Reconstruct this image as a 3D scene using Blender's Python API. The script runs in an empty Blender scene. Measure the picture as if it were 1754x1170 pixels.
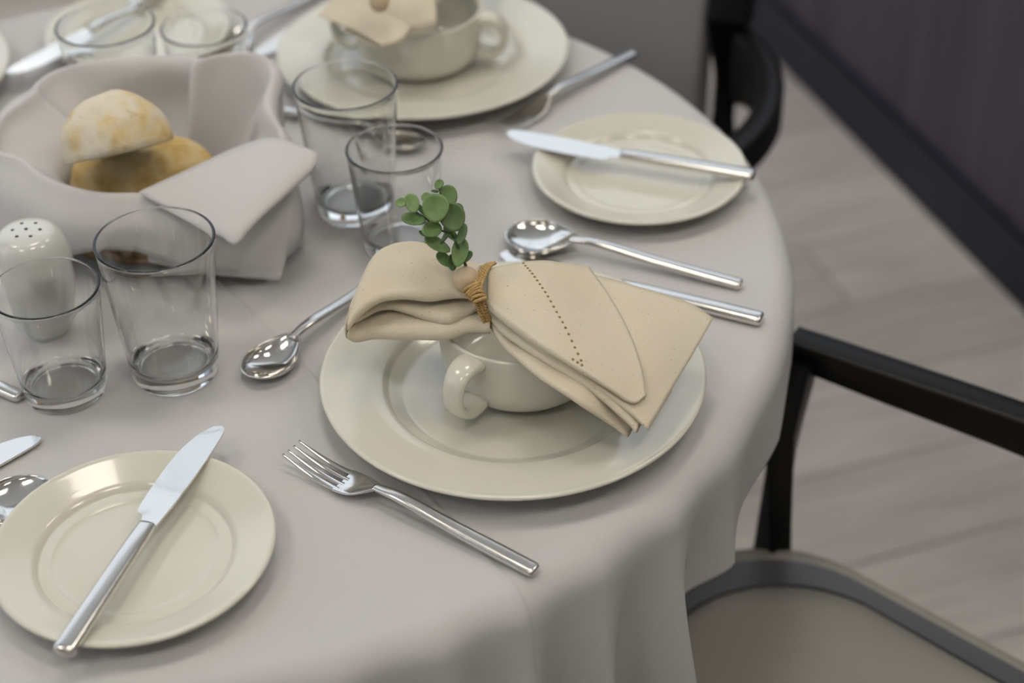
import bpy, bmesh, math, random
from mathutils import Vector, Matrix, noise

random.seed(4)
PI = math.pi
R = math.radians
sc = bpy.context.scene
col = sc.collection

# ------------------------------------------------------------------ camera
cam_d = bpy.data.cameras.new('camera')
cam_d.sensor_width = 36.0
cam_d.lens = 61.17
cam_d.clip_start = 0.05
cam_d.clip_end = 60
cam_d.dof.use_dof = True
cam_d.dof.focus_distance = 1.165
cam_d.dof.aperture_fstop = 3.4
cam_d.dof.aperture_blades = 9
cam = bpy.data.objects.new('camera', cam_d)
col.objects.link(cam)
PITCH, ROLL = 0.643064, -0.0208
_r0, _u0 = Vector((1, 0, 0)), Vector((0, math.sin(PITCH), math.cos(PITCH)))
_fw = Vector((0, math.cos(PITCH), -math.sin(PITCH)))
_rt = math.cos(ROLL) * _r0 + math.sin(ROLL) * _u0
_up = -math.sin(ROLL) * _r0 + math.cos(ROLL) * _u0
cam.matrix_world = Matrix(((_rt.x, _up.x, -_fw.x, 0.0), (_rt.y, _up.y, -_fw.y, 0.0), (_rt.z, _up.z, -_fw.z, 1.5183), (0, 0, 0, 1)))
sc.camera = cam

# ------------------------------------------------------------------ world, light, exposure
TABLE = Vector((-0.2595, 1.1671, 0.75))          # centre of the round table, on the cloth
WALL0 = Vector((0.763, 2.097, 0.0))              # a point at the foot of the wood wall
E1 = Vector((-0.308, 0.9514, 0.0))               # along that wall, away from the camera
E2 = Vector((-0.9514, -0.308, 0.0))              # from that wall into the room
ROOM_B, ROOM_F, ROOM_L, ROOM_R, ROOM_H = 1.95, -4.0, 5.0, -2.4, 3.5

world = bpy.data.worlds.new('world')
world.use_nodes = True
world.node_tree.nodes['Background'].inputs[0].default_value = (0.62, 0.72, 0.9, 1)
world.node_tree.nodes['Background'].inputs[1].default_value = 1.0
sc.world = world
sc.view_settings.view_transform = 'Standard'
sc.view_settings.look = 'None'
sc.view_settings.gamma = 1.0
sc.view_settings.use_curve_mapping = False
sc.view_settings.exposure = -0.93
sc.cycles.max_bounces = 9
sc.cycles.diffuse_bounces = 2
sc.cycles.glossy_bounces = 4
sc.cycles.transmission_bounces = 9
sc.cycles.use_adaptive_sampling = True
sc.cycles.adaptive_threshold = 0.06
sc.cycles.transparent_max_bounces = 12
sc.cycles.sample_clamp_indirect = 10.0
sc.cycles.use_denoising = True

def room_pt(a, b, z):
    p = WALL0 + E1 * a + E2 * b
    return Vector((p.x, p.y, z))

def area_light(name, loc, direction, sx, sy, power, colr):
    d = bpy.data.lights.new(name, 'AREA')
    d.shape = 'RECTANGLE'
    d.size, d.size_y, d.energy, d.color = sx, sy, power, colr
    o = bpy.data.objects.new(name, d)
    o.location = loc
    o.rotation_euler = Vector(direction).to_track_quat('-Z', 'Z').to_euler()
    col.objects.link(o)
    return o

DAY = (0.88, 0.945, 1.0)
area_light('daylight_unseen_back_window', room_pt(ROOM_B - 0.06, 1.3, 2.45), -E1, 6.2, 1.85, 52, DAY)  # lamp at an unseen window, sized for the light and steel reflections
area_light('daylight_unseen_side_window', room_pt(-0.4, ROOM_L - 0.06, 2.45), -E2, 3.2, 1.85, 32, DAY)  # lamp at an unseen side window, placed high for the light

# ------------------------------------------------------------------ helpers
def link(o, parent=None):
    col.objects.link(o)
    if parent is not None:
        o.parent = parent
    return o

def mesh_obj(name, verts, faces, mat, parent=None, smooth=True, origin=None, sharp=None):
    me = bpy.data.meshes.new(name)
    if origin is not None:
        verts = [Vector(v) - Vector(origin) for v in verts]
    me.from_pydata([tuple(v) for v in verts], [], faces)
    me.validate()
    bm = bmesh.new(); bm.from_mesh(me)
    bmesh.ops.recalc_face_normals(bm, faces=bm.faces)
    bm.to_mesh(me); bm.free()
    if mat is not None:
        me.materials.append(mat)
    if smooth:
        me.polygons.foreach_set('use_smooth', [True] * len(me.polygons))
        if sharp:
            me.set_sharp_from_angle(angle=R(sharp))
    return link(bpy.data.objects.new(name, me), parent)

def tag(o, label, cat, group=None, kind=None):
    o['label'] = label
    o['category'] = cat
    if group: o['group'] = group
    if kind: o['kind'] = kind
    return o

def thing(name, label, cat, loc, rotz=0.0, group=None):
    o = bpy.data.objects.new(name, None)
    o.empty_display_size = 0.02
    col.objects.link(o)
    o.location = loc
    o.rotation_euler = (0, 0, rotz)
    return tag(o, label, cat, group)

def dup(root, loc, rot, label):
    r = root.copy(); col.objects.link(r)
    r.location = loc
    r.rotation_euler = rot if not isinstance(rot, (int, float)) else (0, 0, rot)
    r['label'] = label
    for ch in list(root.children):
        c = ch.copy(); col.objects.link(c); c.parent = r
        for g in list(ch.children):
            d = g.copy(); col.objects.link(d); d.parent = c
    return r

def structure(o):
    o['kind'] = 'structure'
    return o

def solidify(o, t, offset=0.0):
    m = o.modifiers.new('thickness', 'SOLIDIFY'); m.thickness = t; m.offset = offset
    return m

def subsurf(o, n=1):
    m = o.modifiers.new('smooth', 'SUBSURF'); m.levels = n; m.render_levels = n
    return m

def bevel(o, w, seg=2):
    m = o.modifiers.new('bevel', 'BEVEL'); m.width = w; m.segments = seg; m.limit_method = 'ANGLE'; m.angle_limit = R(35)
    return m

def cr(pts, n):
    """Catmull-Rom through pts (sequences of floats), n samples, evenly spaced in parameter."""
    k = len(pts); out = []
    for i in range(n):
        x = i / (n - 1) * (k - 1)
        j = min(int(x), k - 2); f = x - j
        p1, p2 = pts[j], pts[j + 1]
        p0 = pts[j - 1] if j > 0 else [2 * a - b for a, b in zip(p1, p2)]
        p3 = pts[j + 2] if j + 2 < k else [2 * b - a for a, b in zip(p1, p2)]
        out.append([0.5 * (2 * b + (c - a) * f + (2 * a - 5 * b + 4 * c - d) * f * f + (3 * b - a - 3 * c + d) * f ** 3) for a, b, c, d in zip(p0, p1, p2, p3)])
    return out

def crv(pts, n):
    return [Vector(p) for p in cr([tuple(p) for p in pts], n)]

def grid_faces(nu, nv, wrap_u=False, base=0):
    f = []
    for i in range(nu if wrap_u else nu - 1):
        for j in range(nv - 1):
            a, b = i, (i + 1) % nu
            f.append((base + a * nv + j, base + b * nv + j, base + b * nv + j + 1, base + a * nv + j + 1))
    return f

def lathe(profile, n=96, cap_start=True, cap_end=True):
    """profile: (r, z) list; returns verts, faces."""
    v, f = [], []
    k = len(profile)
    for i in range(n):
        a = 2 * PI * i / n
        for r, z in profile:
            v.append((r * math.cos(a), r * math.sin(a), z))
    f = grid_faces(n, k, wrap_u=True)
    if cap_start and profile[0][0] > 1e-6: f.append(tuple(i * k for i in range(n)))
    if cap_end and profile[-1][0] > 1e-6: f.append(tuple(i * k + k - 1 for i in reversed(range(n))))
    return v, f

def clean_lathe(name, profile, mat, parent, n=96, sharp=None, fine=1):
    if fine > 1: profile = [(max(0.0, a), b) for a, b in cr(profile, (len(profile) - 1) * fine + 1)]
    v, f = lathe(profile, n)
    o = mesh_obj(name, v, f, mat, parent, sharp=sharp)
    bm = bmesh.new(); bm.from_mesh(o.data)
    bmesh.ops.remove_doubles(bm, verts=bm.verts, dist=1e-6)
    bmesh.ops.recalc_face_normals(bm, faces=bm.faces)
    bm.to_mesh(o.data); bm.free()
    return o

def sweep(path, section, up=Vector((0, 0, 1)), caps=True):
    """path: list of Vectors; section(i, t) -> list of (side, up) pairs; returns verts, faces."""
    v, n = [], len(path)
    k = None
    for i, p in enumerate(path):
        d = (path[min(i + 1, n - 1)] - path[max(i - 1, 0)]).normalized()
        s = d.cross(up)
        s = s.normalized() if s.length > 1e-6 else Vector((1, 0, 0))
        w = s.cross(d).normalized()
        ring = section(i, i / (n - 1)); k = len(ring)
        v += [p + s * a + w * b for a, b in ring]
    f = []
    for i in range(n - 1):
        for j in range(k):
            f.append((i * k + j, i * k + (j + 1) % k, (i + 1) * k + (j + 1) % k, (i + 1) * k + j))
    if caps:
        f.append(tuple(range(k)))
        f.append(tuple((n - 1) * k + j for j in reversed(range(k))))
    return v, f

def tube(path, r, k=10):
    rr = r if callable(r) else (lambda t: r)
    return sweep(path, lambda i, t: [(rr(t) * math.cos(2 * PI * j / k), rr(t) * math.sin(2 * PI * j / k)) for j in range(k)])

def box_vf(c, s):
    x, y, z = c; a, b, d = s[0] / 2, s[1] / 2, s[2] / 2
    v = [(x + i * a, y + j * b, z + k * d) for i in (-1, 1) for j in (-1, 1) for k in (-1, 1)]
    f = [(0, 1, 3, 2), (4, 6, 7, 5), (0, 4, 5, 1), (2, 3, 7, 6), (0, 2, 6, 4), (1, 5, 7, 3)]
    return v, f

def superell(a, b, e, k):
    out = []
    for j in range(k):
        t = 2 * PI * j / k
        c, s = math.cos(t), math.sin(t)
        out.append((a * math.copysign(abs(c) ** (2 / e), c), b * math.copysign(abs(s) ** (2 / e), s)))
    return out

# ------------------------------------------------------------------ materials
def new_mat(name):
    m = bpy.data.materials.new(name); m.use_nodes = True
    nt = m.node_tree
    return m, nt, nt.nodes['Principled BSDF']

def node(nt, t, **kw):
    n = nt.nodes.new(t)
    for k, v in kw.items():
        if k.startswith('i_'):
            n.inputs[k[2:].replace('_', ' ')].default_value = v
        else:
            setattr(n, k, v)
    return n

def ramp(nt, fac, stops):
    r = nt.nodes.new('ShaderNodeValToRGB')
    while len(r.color_ramp.elements) < len(stops): r.color_ramp.elements.new(0.5)
    for e, (p, c) in zip(r.color_ramp.elements, stops):
        e.position = p; e.color = (*c, 1) if len(c) == 3 else c
    nt.links.new(fac, r.inputs[0])
    return r.outputs[0]

def obj_coord(nt, scale=(1, 1, 1), rot=(0, 0, 0)):
    tc = nt.nodes.new('ShaderNodeTexCoord')
    mp = nt.nodes.new('ShaderNodeMapping')
    mp.inputs['Scale'].default_value = scale
    mp.inputs['Rotation'].default_value = rot
    nt.links.new(tc.outputs['Object'], mp.inputs[0])
    return mp.outputs[0]

def bump(nt, b, height, strength, dist):
    n = node(nt, 'ShaderNodeBump', i_Strength=strength, i_Distance=dist)
    nt.links.new(height, n.inputs['Height'])
    nt.links.new(n.outputs[0], b.inputs['Normal'])
    return n

def plain(name, c, rough=0.5, metal=0.0, spec=0.5, coat=0.0):
    m, nt, b = new_mat(name)
    b.inputs['Base Color'].default_value = (*c, 1)
    b.inputs['Roughness'].default_value = rough
    b.inputs['Metallic'].default_value = metal
    b.inputs['Specular IOR Level'].default_value = spec
    b.inputs['Coat Weight'].default_value = coat
    b.inputs['Coat Roughness'].default_value = 0.04
    # a faint mottling keeps the surface from looking synthetic
    n = node(nt, 'ShaderNodeTexNoise', i_Scale=38.0, i_Detail=3.0)
    nt.links.new(obj_coord(nt), n.inputs['Vector'])
    mix = node(nt, 'ShaderNodeMixRGB', blend_type='MULTIPLY', i_Fac=0.06)
    mix.inputs[1].default_value = (*c, 1)
    nt.links.new(n.outputs[0], mix.inputs[2])
    nt.links.new(mix.outputs[0], b.inputs['Base Color'])
    return m

def weave_mat(name, c1, c2, scale, bump_d, rough=0.85, fleck=None, crease=False, spec=0.25, sheen=0.0):
    m, nt, b = new_mat(name)
    co = obj_coord(nt)
    n1 = node(nt, 'ShaderNodeTexNoise', i_Scale=9.0, i_Detail=4.0)
    nt.links.new(co, n1.inputs['Vector'])
    colr = ramp(nt, n1.outputs[0], [(0.3, c1), (0.7, c2)])
    if fleck:
        n2 = node(nt, 'ShaderNodeTexNoise', i_Scale=420.0, i_Detail=2.0)
        nt.links.new(co, n2.inputs['Vector'])
        msk = ramp(nt, n2.outputs[0], [(0.68, (0, 0, 0)), (0.76, (1, 1, 1))])
        mx = node(nt, 'ShaderNodeMixRGB'); mx.inputs[2].default_value = (*fleck, 1)
        fm = node(nt, 'ShaderNodeMath', operation='MULTIPLY'); fm.inputs[1].default_value = 0.55
        nt.links.new(msk, fm.inputs[0]); nt.links.new(fm.outputs[0], mx.inputs[0]); nt.links.new(colr, mx.inputs[1])
        colr = mx.outputs[0]
    nt.links.new(colr, b.inputs['Base Color'])
    b.inputs['Roughness'].default_value = rough
    b.inputs['Specular IOR Level'].default_value = spec
    b.inputs['Sheen Weight'].default_value = sheen
    w1 = node(nt, 'ShaderNodeTexWave', i_Scale=scale, i_Distortion=0.6, i_Detail=1.0)
    w2 = node(nt, 'ShaderNodeTexWave', i_Scale=scale, i_Distortion=0.6, i_Detail=1.0); w2.bands_direction = 'Y'
    nt.links.new(co, w1.inputs['Vector']); nt.links.new(co, w2.inputs['Vector'])
    ad = node(nt, 'ShaderNodeMath', operation='ADD')
    nt.links.new(w1.outputs[1], ad.inputs[0]); nt.links.new(w2.outputs[1], ad.inputs[1])
    h = ad.outputs[0]
    bp = bump(nt, b, h, 0.5, bump_d)
    if crease:
        # pressed fold line of the laundered cloth: relief only
        sep = node(nt, 'ShaderNodeSeparateXYZ')
        rot = obj_coord(nt, rot=(0, 0, R(56.5)))
        nt.links.new(rot, sep.inputs[0])
        ab = node(nt, 'ShaderNodeMath', operation='ABSOLUTE')
        sh = node(nt, 'ShaderNodeMath', operation='ADD'); sh.inputs[1].default_value = 0.003
        nt.links.new(sep.outputs[1], sh.inputs[0]); nt.links.new(sh.outputs[0], ab.inputs[0])
        mr = node(nt, 'ShaderNodeMapRange'); mr.interpolation_type = 'SMOOTHSTEP'
        mr.inputs[1].default_value = 0.0; mr.inputs[2].default_value = 0.0035; mr.inputs[3].default_value = 1.0; mr.inputs[4].default_value = 0.0
        nt.links.new(ab.outputs[0], mr.inputs[0])
        b2 = node(nt, 'ShaderNodeBump', i_Strength=0.8, i_Distance=0.0010)
        nt.links.new(mr.outputs[0], b2.inputs['Height'])
        nt.links.new(bp.outputs[0], b2.inputs['Normal'])
        nt.links.new(b2.outputs[0], b.inputs['Normal'])
    return m

M = {}
M['tablecloth'] = weave_mat('white_tablecloth', (0.666, 0.660, 0.666), (0.696, 0.690, 0.690), 420, 0.00018, crease=True)
M['white_napkin'] = weave_mat('white_cotton_napkin', (0.702, 0.684, 0.684), (0.738, 0.720, 0.720), 460, 0.00015)
M['linen'] = weave_mat('oatmeal_linen', (0.822, 0.726, 0.558), (0.882, 0.798, 0.636), 480, 0.00022, fleck=(0.42, 0.27, 0.12))
M['china'] = plain('cream_porcelain', (0.798, 0.782, 0.684), 0.16, spec=0.5, coat=0.5)
M['shaker'] = plain('white_porcelain', (0.768, 0.780, 0.744), 0.14, spec=0.5, coat=0.4)
M['dark_hole'] = plain('shaker_hole', (0.06, 0.06, 0.055), 0.7)

def steel(name, rough):
    m, nt, b = new_mat(name)
    b.inputs['Metallic'].default_value = 1.0
    b.inputs['Base Color'].default_value = (0.74, 0.72, 0.69, 1)
    n = node(nt, 'ShaderNodeTexNoise', i_Scale=60.0, i_Detail=4.0)
    nt.links.new(obj_coord(nt), n.inputs['Vector'])
    mr = node(nt, 'ShaderNodeMapRange'); mr.inputs[3].default_value = rough * 0.7; mr.inputs[4].default_value = rough * 1.3
    nt.links.new(n.outputs[0], mr.inputs[0]); nt.links.new(mr.outputs[0], b.inputs['Roughness'])
    return m
M['steel'] = steel('polished_steel', 0.10)
M['steel_handle'] = steel('steel_handle', 0.17)

def glass_mat():
    m, nt, b = new_mat('clear_glass')
    b.inputs['Base Color'].default_value = (0.985, 0.995, 0.99, 1)
    b.inputs['Transmission Weight'].default_value = 1.0
    b.inputs['IOR'].default_value = 1.48
    n = node(nt, 'ShaderNodeTexNoise', i_Scale=240.0, i_Detail=2.0)
    nt.links.new(obj_coord(nt), n.inputs['Vector'])
    rr = ramp(nt, n.outputs[0], [(0.6, (0.0, 0.0, 0.0)), (0.8, (0.06, 0.06, 0.06))])
    nt.links.new(rr, b.inputs['Roughness'])
    return m
M['glass'] = glass_mat()

def bread_mat(name, pale, gold, brown, thr):
    m, nt, b = new_mat(name)
    co = obj_coord(nt)
    n1 = node(nt, 'ShaderNodeTexNoise', i_Scale=30.0, i_Detail=5.0, i_Roughness=0.6)
    n2 = node(nt, 'ShaderNodeTexNoise', i_Scale=75.0, i_Detail=4.0)
    nt.links.new(co, n1.inputs['Vector']); nt.links.new(co, n2.inputs['Vector'])
    c = ramp(nt, n1.outputs[0], [(thr, pale), (thr + 0.14, gold), (thr + 0.34, brown)])
    d = ramp(nt, n2.outputs[0], [(0.62, (1, 1, 1)), (0.75, (0.80, 0.66, 0.42))])
    mx = node(nt, 'ShaderNodeMixRGB', blend_type='MULTIPLY', i_Fac=0.8)
    nt.links.new(c, mx.inputs[1]); nt.links.new(d, mx.inputs[2])
    nt.links.new(mx.outputs[0], b.inputs['Base Color'])
    b.inputs['Roughness'].default_value = 0.8
    b.inputs['Specular IOR Level'].default_value = 0.2
    bump(nt, b, n2.outputs[0], 0.7, 0.004)
    return m
M['bread_pale'] = bread_mat('floury_crust', (0.83, 0.755, 0.61), (0.80, 0.64, 0.36), (0.62, 0.36, 0.12), 0.46)
M['bread_gold'] = bread_mat('golden_crust', (0.76, 0.62, 0.36), (0.69, 0.49, 0.20), (0.36, 0.26, 0.09), 0.38)
M['crumb'] = plain('pale_crumb', (0.68, 0.55, 0.38), 0.9)

def leaf_mat():
    m, nt, b = new_mat('green_leaf')
    oi = node(nt, 'ShaderNodeObjectInfo')
    c = ramp(nt, oi.outputs['Random'], [(0.0, (0.090, 0.162, 0.054)), (0.5, (0.150, 0.258, 0.084)), (1.0, (0.228, 0.360, 0.138))])
    n = node(nt, 'ShaderNodeTexNoise', i_Scale=160.0, i_Detail=3.0)
    nt.links.new(obj_coord(nt), n.inputs['Vector'])
    mx = node(nt, 'ShaderNodeMixRGB', blend_type='OVERLAY', i_Fac=0.35)
    nt.links.new(c, mx.inputs[1]); nt.links.new(n.outputs[0], mx.inputs[2])
    nt.links.new(mx.outputs[0], b.inputs['Base Color'])
    b.inputs['Roughness'].default_value = 0.5
    b.inputs['Subsurface Weight'].default_value = 0.08
    b.inputs['Subsurface Radius'].default_value = (0.002, 0.004, 0.001)
    return m
M['leaf'] = leaf_mat()
M['stem'] = plain('green_stem', (0.07, 0.12, 0.05), 0.6)
M['bead'] = plain('pale_wood_bead', (0.72, 0.56, 0.37), 0.5)

def twine_mat():
    m, nt, b = new_mat('jute_twine')
    co = obj_coord(nt)
    w = node(nt, 'ShaderNodeTexNoise', i_Scale=900.0, i_Detail=3.0)
    nt.links.new(co, w.inputs['Vector'])
    nt.links.new(ramp(nt, w.outputs[0], [(0.3, (0.432, 0.264, 0.096)), (0.7, (0.744, 0.516, 0.228))]), b.inputs['Base Color'])
    b.inputs['Roughness'].default_value = 0.9
    bump(nt, b, w.outputs[0], 0.6, 0.0006)
    return m
M['twine'] = twine_mat()

def wood(name, c1, c2, scale, stretch, rough=0.5, obj_random=0.0, bump_d=0.0):
    m, nt, b = new_mat(name)
    co = obj_coord(nt, scale=stretch)
    n = node(nt, 'ShaderNodeTexNoise', i_Scale=scale, i_Detail=6.0, i_Roughness=0.6, i_Distortion=0.3)
    if obj_random:
        oi = node(nt, 'ShaderNodeObjectInfo')
        mu = node(nt, 'ShaderNodeMath', operation='MULTIPLY'); mu.inputs[1].default_value = 40
        nt.links.new(oi.outputs['Random'], mu.inputs[0])
        va = node(nt, 'ShaderNodeVectorMath', operation='ADD')
        nt.links.new(co, va.inputs[0]); nt.links.new(mu.outputs[0], va.inputs[1])
        co = va.outputs[0]
    nt.links.new(co, n.inputs['Vector'])
    c = ramp(nt, n.outputs[0], [(0.32, c1), (0.68, c2)])
    if obj_random:
        hs = node(nt, 'ShaderNodeHueSaturation')
        mr = node(nt, 'ShaderNodeMapRange'); mr.inputs[3].default_value = 1 - obj_random; mr.inputs[4].default_value = 1 + obj_random
        nt.links.new(oi.outputs['Random'], mr.inputs[0]); nt.links.new(mr.outputs[0], hs.inputs['Value'])
        nt.links.new(c, hs.inputs['Color']); c = hs.outputs[0]
    nt.links.new(c, b.inputs['Base Color'])
    b.inputs['Roughness'].default_value = rough
    if bump_d: bump(nt, b, n.outputs[0], 0.4, bump_d)
    return m
M['floor'] = wood('grey_oak_plank', (0.660, 0.606, 0.570), (0.852, 0.792, 0.750), 5.0, (1.0, 9.0, 9.0), 0.6, 0.10)
M['subfloor'] = wood('grey_oak_floor', (0.384, 0.348, 0.324), (0.504, 0.462, 0.432), 5.0, (1.0, 9.0, 9.0), 0.45)
M['wall_wood'] = wood('dark_wood_veneer', (0.048, 0.043, 0.066), (0.096, 0.084, 0.122), 3.0, (6.0, 6.0, 0.35), 0.55)
M['baseboard'] = plain('dark_baseboard', (0.016, 0.018, 0.036), 0.45, spec=0.35)
M['plaster'] = plain('white_plaster', (0.70, 0.69, 0.67), 0.9)
M['ceiling'] = plain('white_ceiling', (0.86, 0.86, 0.85), 0.9)
M['frame_white'] = plain('window_frame', (0.55, 0.55, 0.56), 0.5)
M['black_wood'] = plain('black_lacquered_wood', (0.006, 0.0055, 0.006), 0.38, spec=0.3)
M['seat'] = plain('grey_seat_leather', (0.348, 0.336, 0.294), 0.48)
M['seat_edge'] = plain('dark_grey_groove_shade', (0.120, 0.126, 0.138), 0.4)  # dark colour paints in the shaded groove around the cushion
M['back_fabric'] = plain('grey_back_upholstery', (0.31, 0.31, 0.32), 0.8)
M['basket'] = wood('brown_basket_wood', (0.204, 0.102, 0.030), (0.432, 0.240, 0.084), 12.0, (1, 1, 6), 0.45)
M['table_wood'] = wood('table_wood', (0.25, 0.17, 0.10), (0.33, 0.23, 0.14), 4.0, (1, 6, 6), 0.5)
def glow(name, c, s):
    m, nt, b = new_mat(name)
    b.inputs['Emission Color'].default_value = (*c, 1); b.inputs['Emission Strength'].default_value = s
    b.inputs['Base Color'].default_value = (0.8, 0.8, 0.8, 1)
    return m
M['lamp_glow'] = glow('panel_diffuser', (1.0, 0.915, 0.80), 20.0)

# ------------------------------------------------------------------ the room
ROOM_ROT = math.atan2(E2.y, E2.x)       # local x = into the room, local y = back along -E1
def room_box(name, a0, a1, b0, b1, z0, z1, mat, parent=None, kind=True):
    """box given along the wall (a), into the room (b) and in height."""
    v, f = box_vf(((b0 + b1) / 2, -(a0 + a1) / 2, (z0 + z1) / 2), (b1 - b0, a1 - a0, z1 - z0))
    o = mesh_obj(name, v, f, mat, parent, smooth=False)
    if parent is None:
        o.location = WALL0; o.rotation_euler = (0, 0, ROOM_ROT)
        if kind: structure(o)
    return o

floor = room_box('floor', ROOM_F, ROOM_B, ROOM_R, ROOM_L, -0.10, -0.006, M['subfloor'])
# planks run at right angles to the wood wall
PW, PL = 0.165, 1.25
pv, pf = box_vf((0, 0, -0.004), (PL - 0.003, PW - 0.003, 0.008))
plank0 = None
for row in range(-18, 26):
    off = random.uniform(-PL, 0)
    k = 0
    x = off
    while x < 4.2:
        cx, ca = x + PL / 2, row * PW
        x += PL
        p = room_pt(ca, cx, 0)
        if cx - PL / 2 < 0.0 or (p.x > 1.4) or (p.y < 0.2):
            if cx - PL / 2 < 0.0 and cx + PL / 2 > 0.05:
                w = cx + PL / 2 - 0.012          # the cut board that meets the wall
                v, f = box_vf((0.012 + w / 2, -ca, -0.004), (w - 0.003, PW - 0.003, 0.008))
                o = mesh_obj('plank', v, f, M['floor'], floor, smooth=False)
            continue
        if plank0 is None:
            plank0 = mesh_obj('plank', pv, pf, M['floor'], floor, smooth=False); o = plank0
        else:
            o = plank0.copy(); col.objects.link(o); o.parent = floor
        o.location = (cx, -ca, 0.0)

wall_right = room_box('wall_right', ROOM_F + 0.6, 1.6, -0.12, -0.0, 0.0, 1.15, M['wall_wood'])  # low height and cap chosen so that steel reflects the window beyond
room_box('trim_1', ROOM_F + 0.6, 1.6, -0.15, 0.02, 1.15, 1.18, M['black_wood'])
room_box('wall_far_right', ROOM_F, ROOM_B, ROOM_R - 0.12, ROOM_R, 0.0, ROOM_H, M['plaster'])
room_box('baseboard_right', ROOM_F + 0.6, 1.6, 0.0, 0.012, 0.0, 0.10, M['baseboard'])
room_box('ceiling', ROOM_F, ROOM_B, ROOM_R, ROOM_L, ROOM_H, ROOM_H + 0.1, M['ceiling'])
room_box('wall_front', ROOM_F - 0.12, ROOM_F, ROOM_R, ROOM_L, 0.0, ROOM_H, M['plaster'])
def wall_with_window(name, along_b, pos, lo, hi, w0, w1, wname):
    """a wall of four pieces around an opening lo..hi, z 1.48..3.42"""
    pieces = [(lo, w0, 0, ROOM_H), (w1, hi, 0, ROOM_H), (w0, w1, 0, 1.48), (w0, w1, 3.42, ROOM_H)]
    V, F = [], []
    for p0, p1, z0, z1 in pieces:
        if along_b: c, s = ((p0 + p1) / 2, -(pos + 0.06), (z0 + z1) / 2), (p1 - p0, 0.12, z1 - z0)
        else: c, s = (pos + 0.06, -(p0 + p1) / 2, (z0 + z1) / 2), (0.12, p1 - p0, z1 - z0)
        v, f = box_vf(c, s)
        F += [tuple(i + len(V) for i in q) for q in f]; V += v
    w = mesh_obj(name, V, F, M['plaster'], None, smooth=False)
    w.location = WALL0; w.rotation_euler = (0, 0, ROOM_ROT); structure(w)
    fr = bpy.data.objects.new(wname, None); col.objects.link(fr); fr.location = WALL0; fr.rotation_euler = (0, 0, ROOM_ROT); structure(fr)
    def bar(p0, p1, z0, z1, nm, mat, d=0.05):
        if along_b: c, s = ((p0 + p1) / 2, -(pos + 0.06), (z0 + z1) / 2), (p1 - p0, d, z1 - z0)
        else: c, s = (pos + 0.06, -(p0 + p1) / 2, (z0 + z1) / 2), (d, p1 - p0, z1 - z0)
        v, f = box_vf(c, s); mesh_obj(nm, v, f, mat, fr, smooth=False)
    bar(w0, w1, 1.48, 1.53, 'window_sill', M['frame_white'], 0.16); bar(w0, w1, 3.37, 3.42, 'head_frame', M['frame_white'])
    n = 3 if w1 - w0 < 4 else 5
    for i in range(n + 1):
        x = w0 + (w1 - w0) * i / n
        bar(x - 0.03, x + 0.03, 1.53, 3.37, 'mullion', M['frame_white'])
    for i in range(n):
        bar(w0 + (w1 - w0) * i / n + 0.03, w0 + (w1 - w0) * (i + 1) / n - 0.03, 1.53, 3.37, 'pane', M['glass'], 0.006)
wall_with_window('wall_back', True, ROOM_B, ROOM_R, ROOM_L, -1.85, 4.45, 'window_1')  # unseen window, set high to keep its light off the nearby floor
wall_with_window('wall_left', False, ROOM_L, ROOM_F, ROOM_B, -2.05, 1.25, 'window_2')  # unseen side window, opening at the same chosen height

lamp_spots = [(a, b) for a in (-2.3, -0.3) for b in (-0.8, 1.0, 2.8)]  # unseen ceiling panels, form and layout chosen for light and highlights
lamp0 = None
ROWN = ['row nearest the front wall', 'row nearest the tall window']
COLN = ['beyond the dark wood partition', 'in the middle', 'closest to the side window']
for i, (a, b) in enumerate(lamp_spots):
    p = room_pt(a, b, ROOM_H)
    lab = 'unseen square warm ceiling light panel, %s, %s' % (ROWN[i // 3], COLN[i % 3])
    if lamp0 is None:
        lamp0 = thing('unseen_light_fixture', lab, 'ceiling light', p, 0, 'unseen square ceiling light panels')
        lamp0.rotation_euler = (0, 0, ROOM_ROT)
        for sx, sy, lx, ly in ((0.31, 0, 0.02, 0.64), (-0.31, 0, 0.02, 0.64), (0, 0.31, 0.60, 0.02), (0, -0.31, 0.60, 0.02)):
            v, f = box_vf((sx, sy, -0.010), (lx, ly, 0.018)); mesh_obj('frame', v, f, M['frame_white'], lamp0, smooth=False)
        v, f = box_vf((0, 0, -0.008), (0.598, 0.598, 0.010)); mesh_obj('diffuser', v, f, M['lamp_glow'], lamp0, smooth=False)
    else:
        dup(lamp0, p, ROOM_ROT, lab)

# ------------------------------------------------------------------ table and tablecloth
TR = 0.480
table = thing('dining_table', 'round wooden pedestal table covered by the white tablecloth', 'table', (TABLE.x, TABLE.y, 0))
clean_lathe('tabletop', [(0, 0.708), (TR - 0.012, 0.708), (TR - 0.003, 0.712), (TR - 0.002, 0.726), (TR - 0.005, 0.736), (TR - 0.011, 0.743), (TR - 0.02, 0.7475), (0, 0.7475)], M['table_wood'], table, 96)
clean_lathe('pedestal', [(0.0, 0.03), (0.06, 0.03), (0.05, 0.10), (0.045, 0.4), (0.055, 0.68), (0.14, 0.708), (0.0, 0.708)], M['table_wood'], table, 48)
clean_lathe('base', [(0.0, 0.0), (0.25, 0.0), (0.25, 0.012), (0.22, 0.022), (0.06, 0.032), (0.0, 0.032)], M['black_wood'], table, 64)

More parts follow.
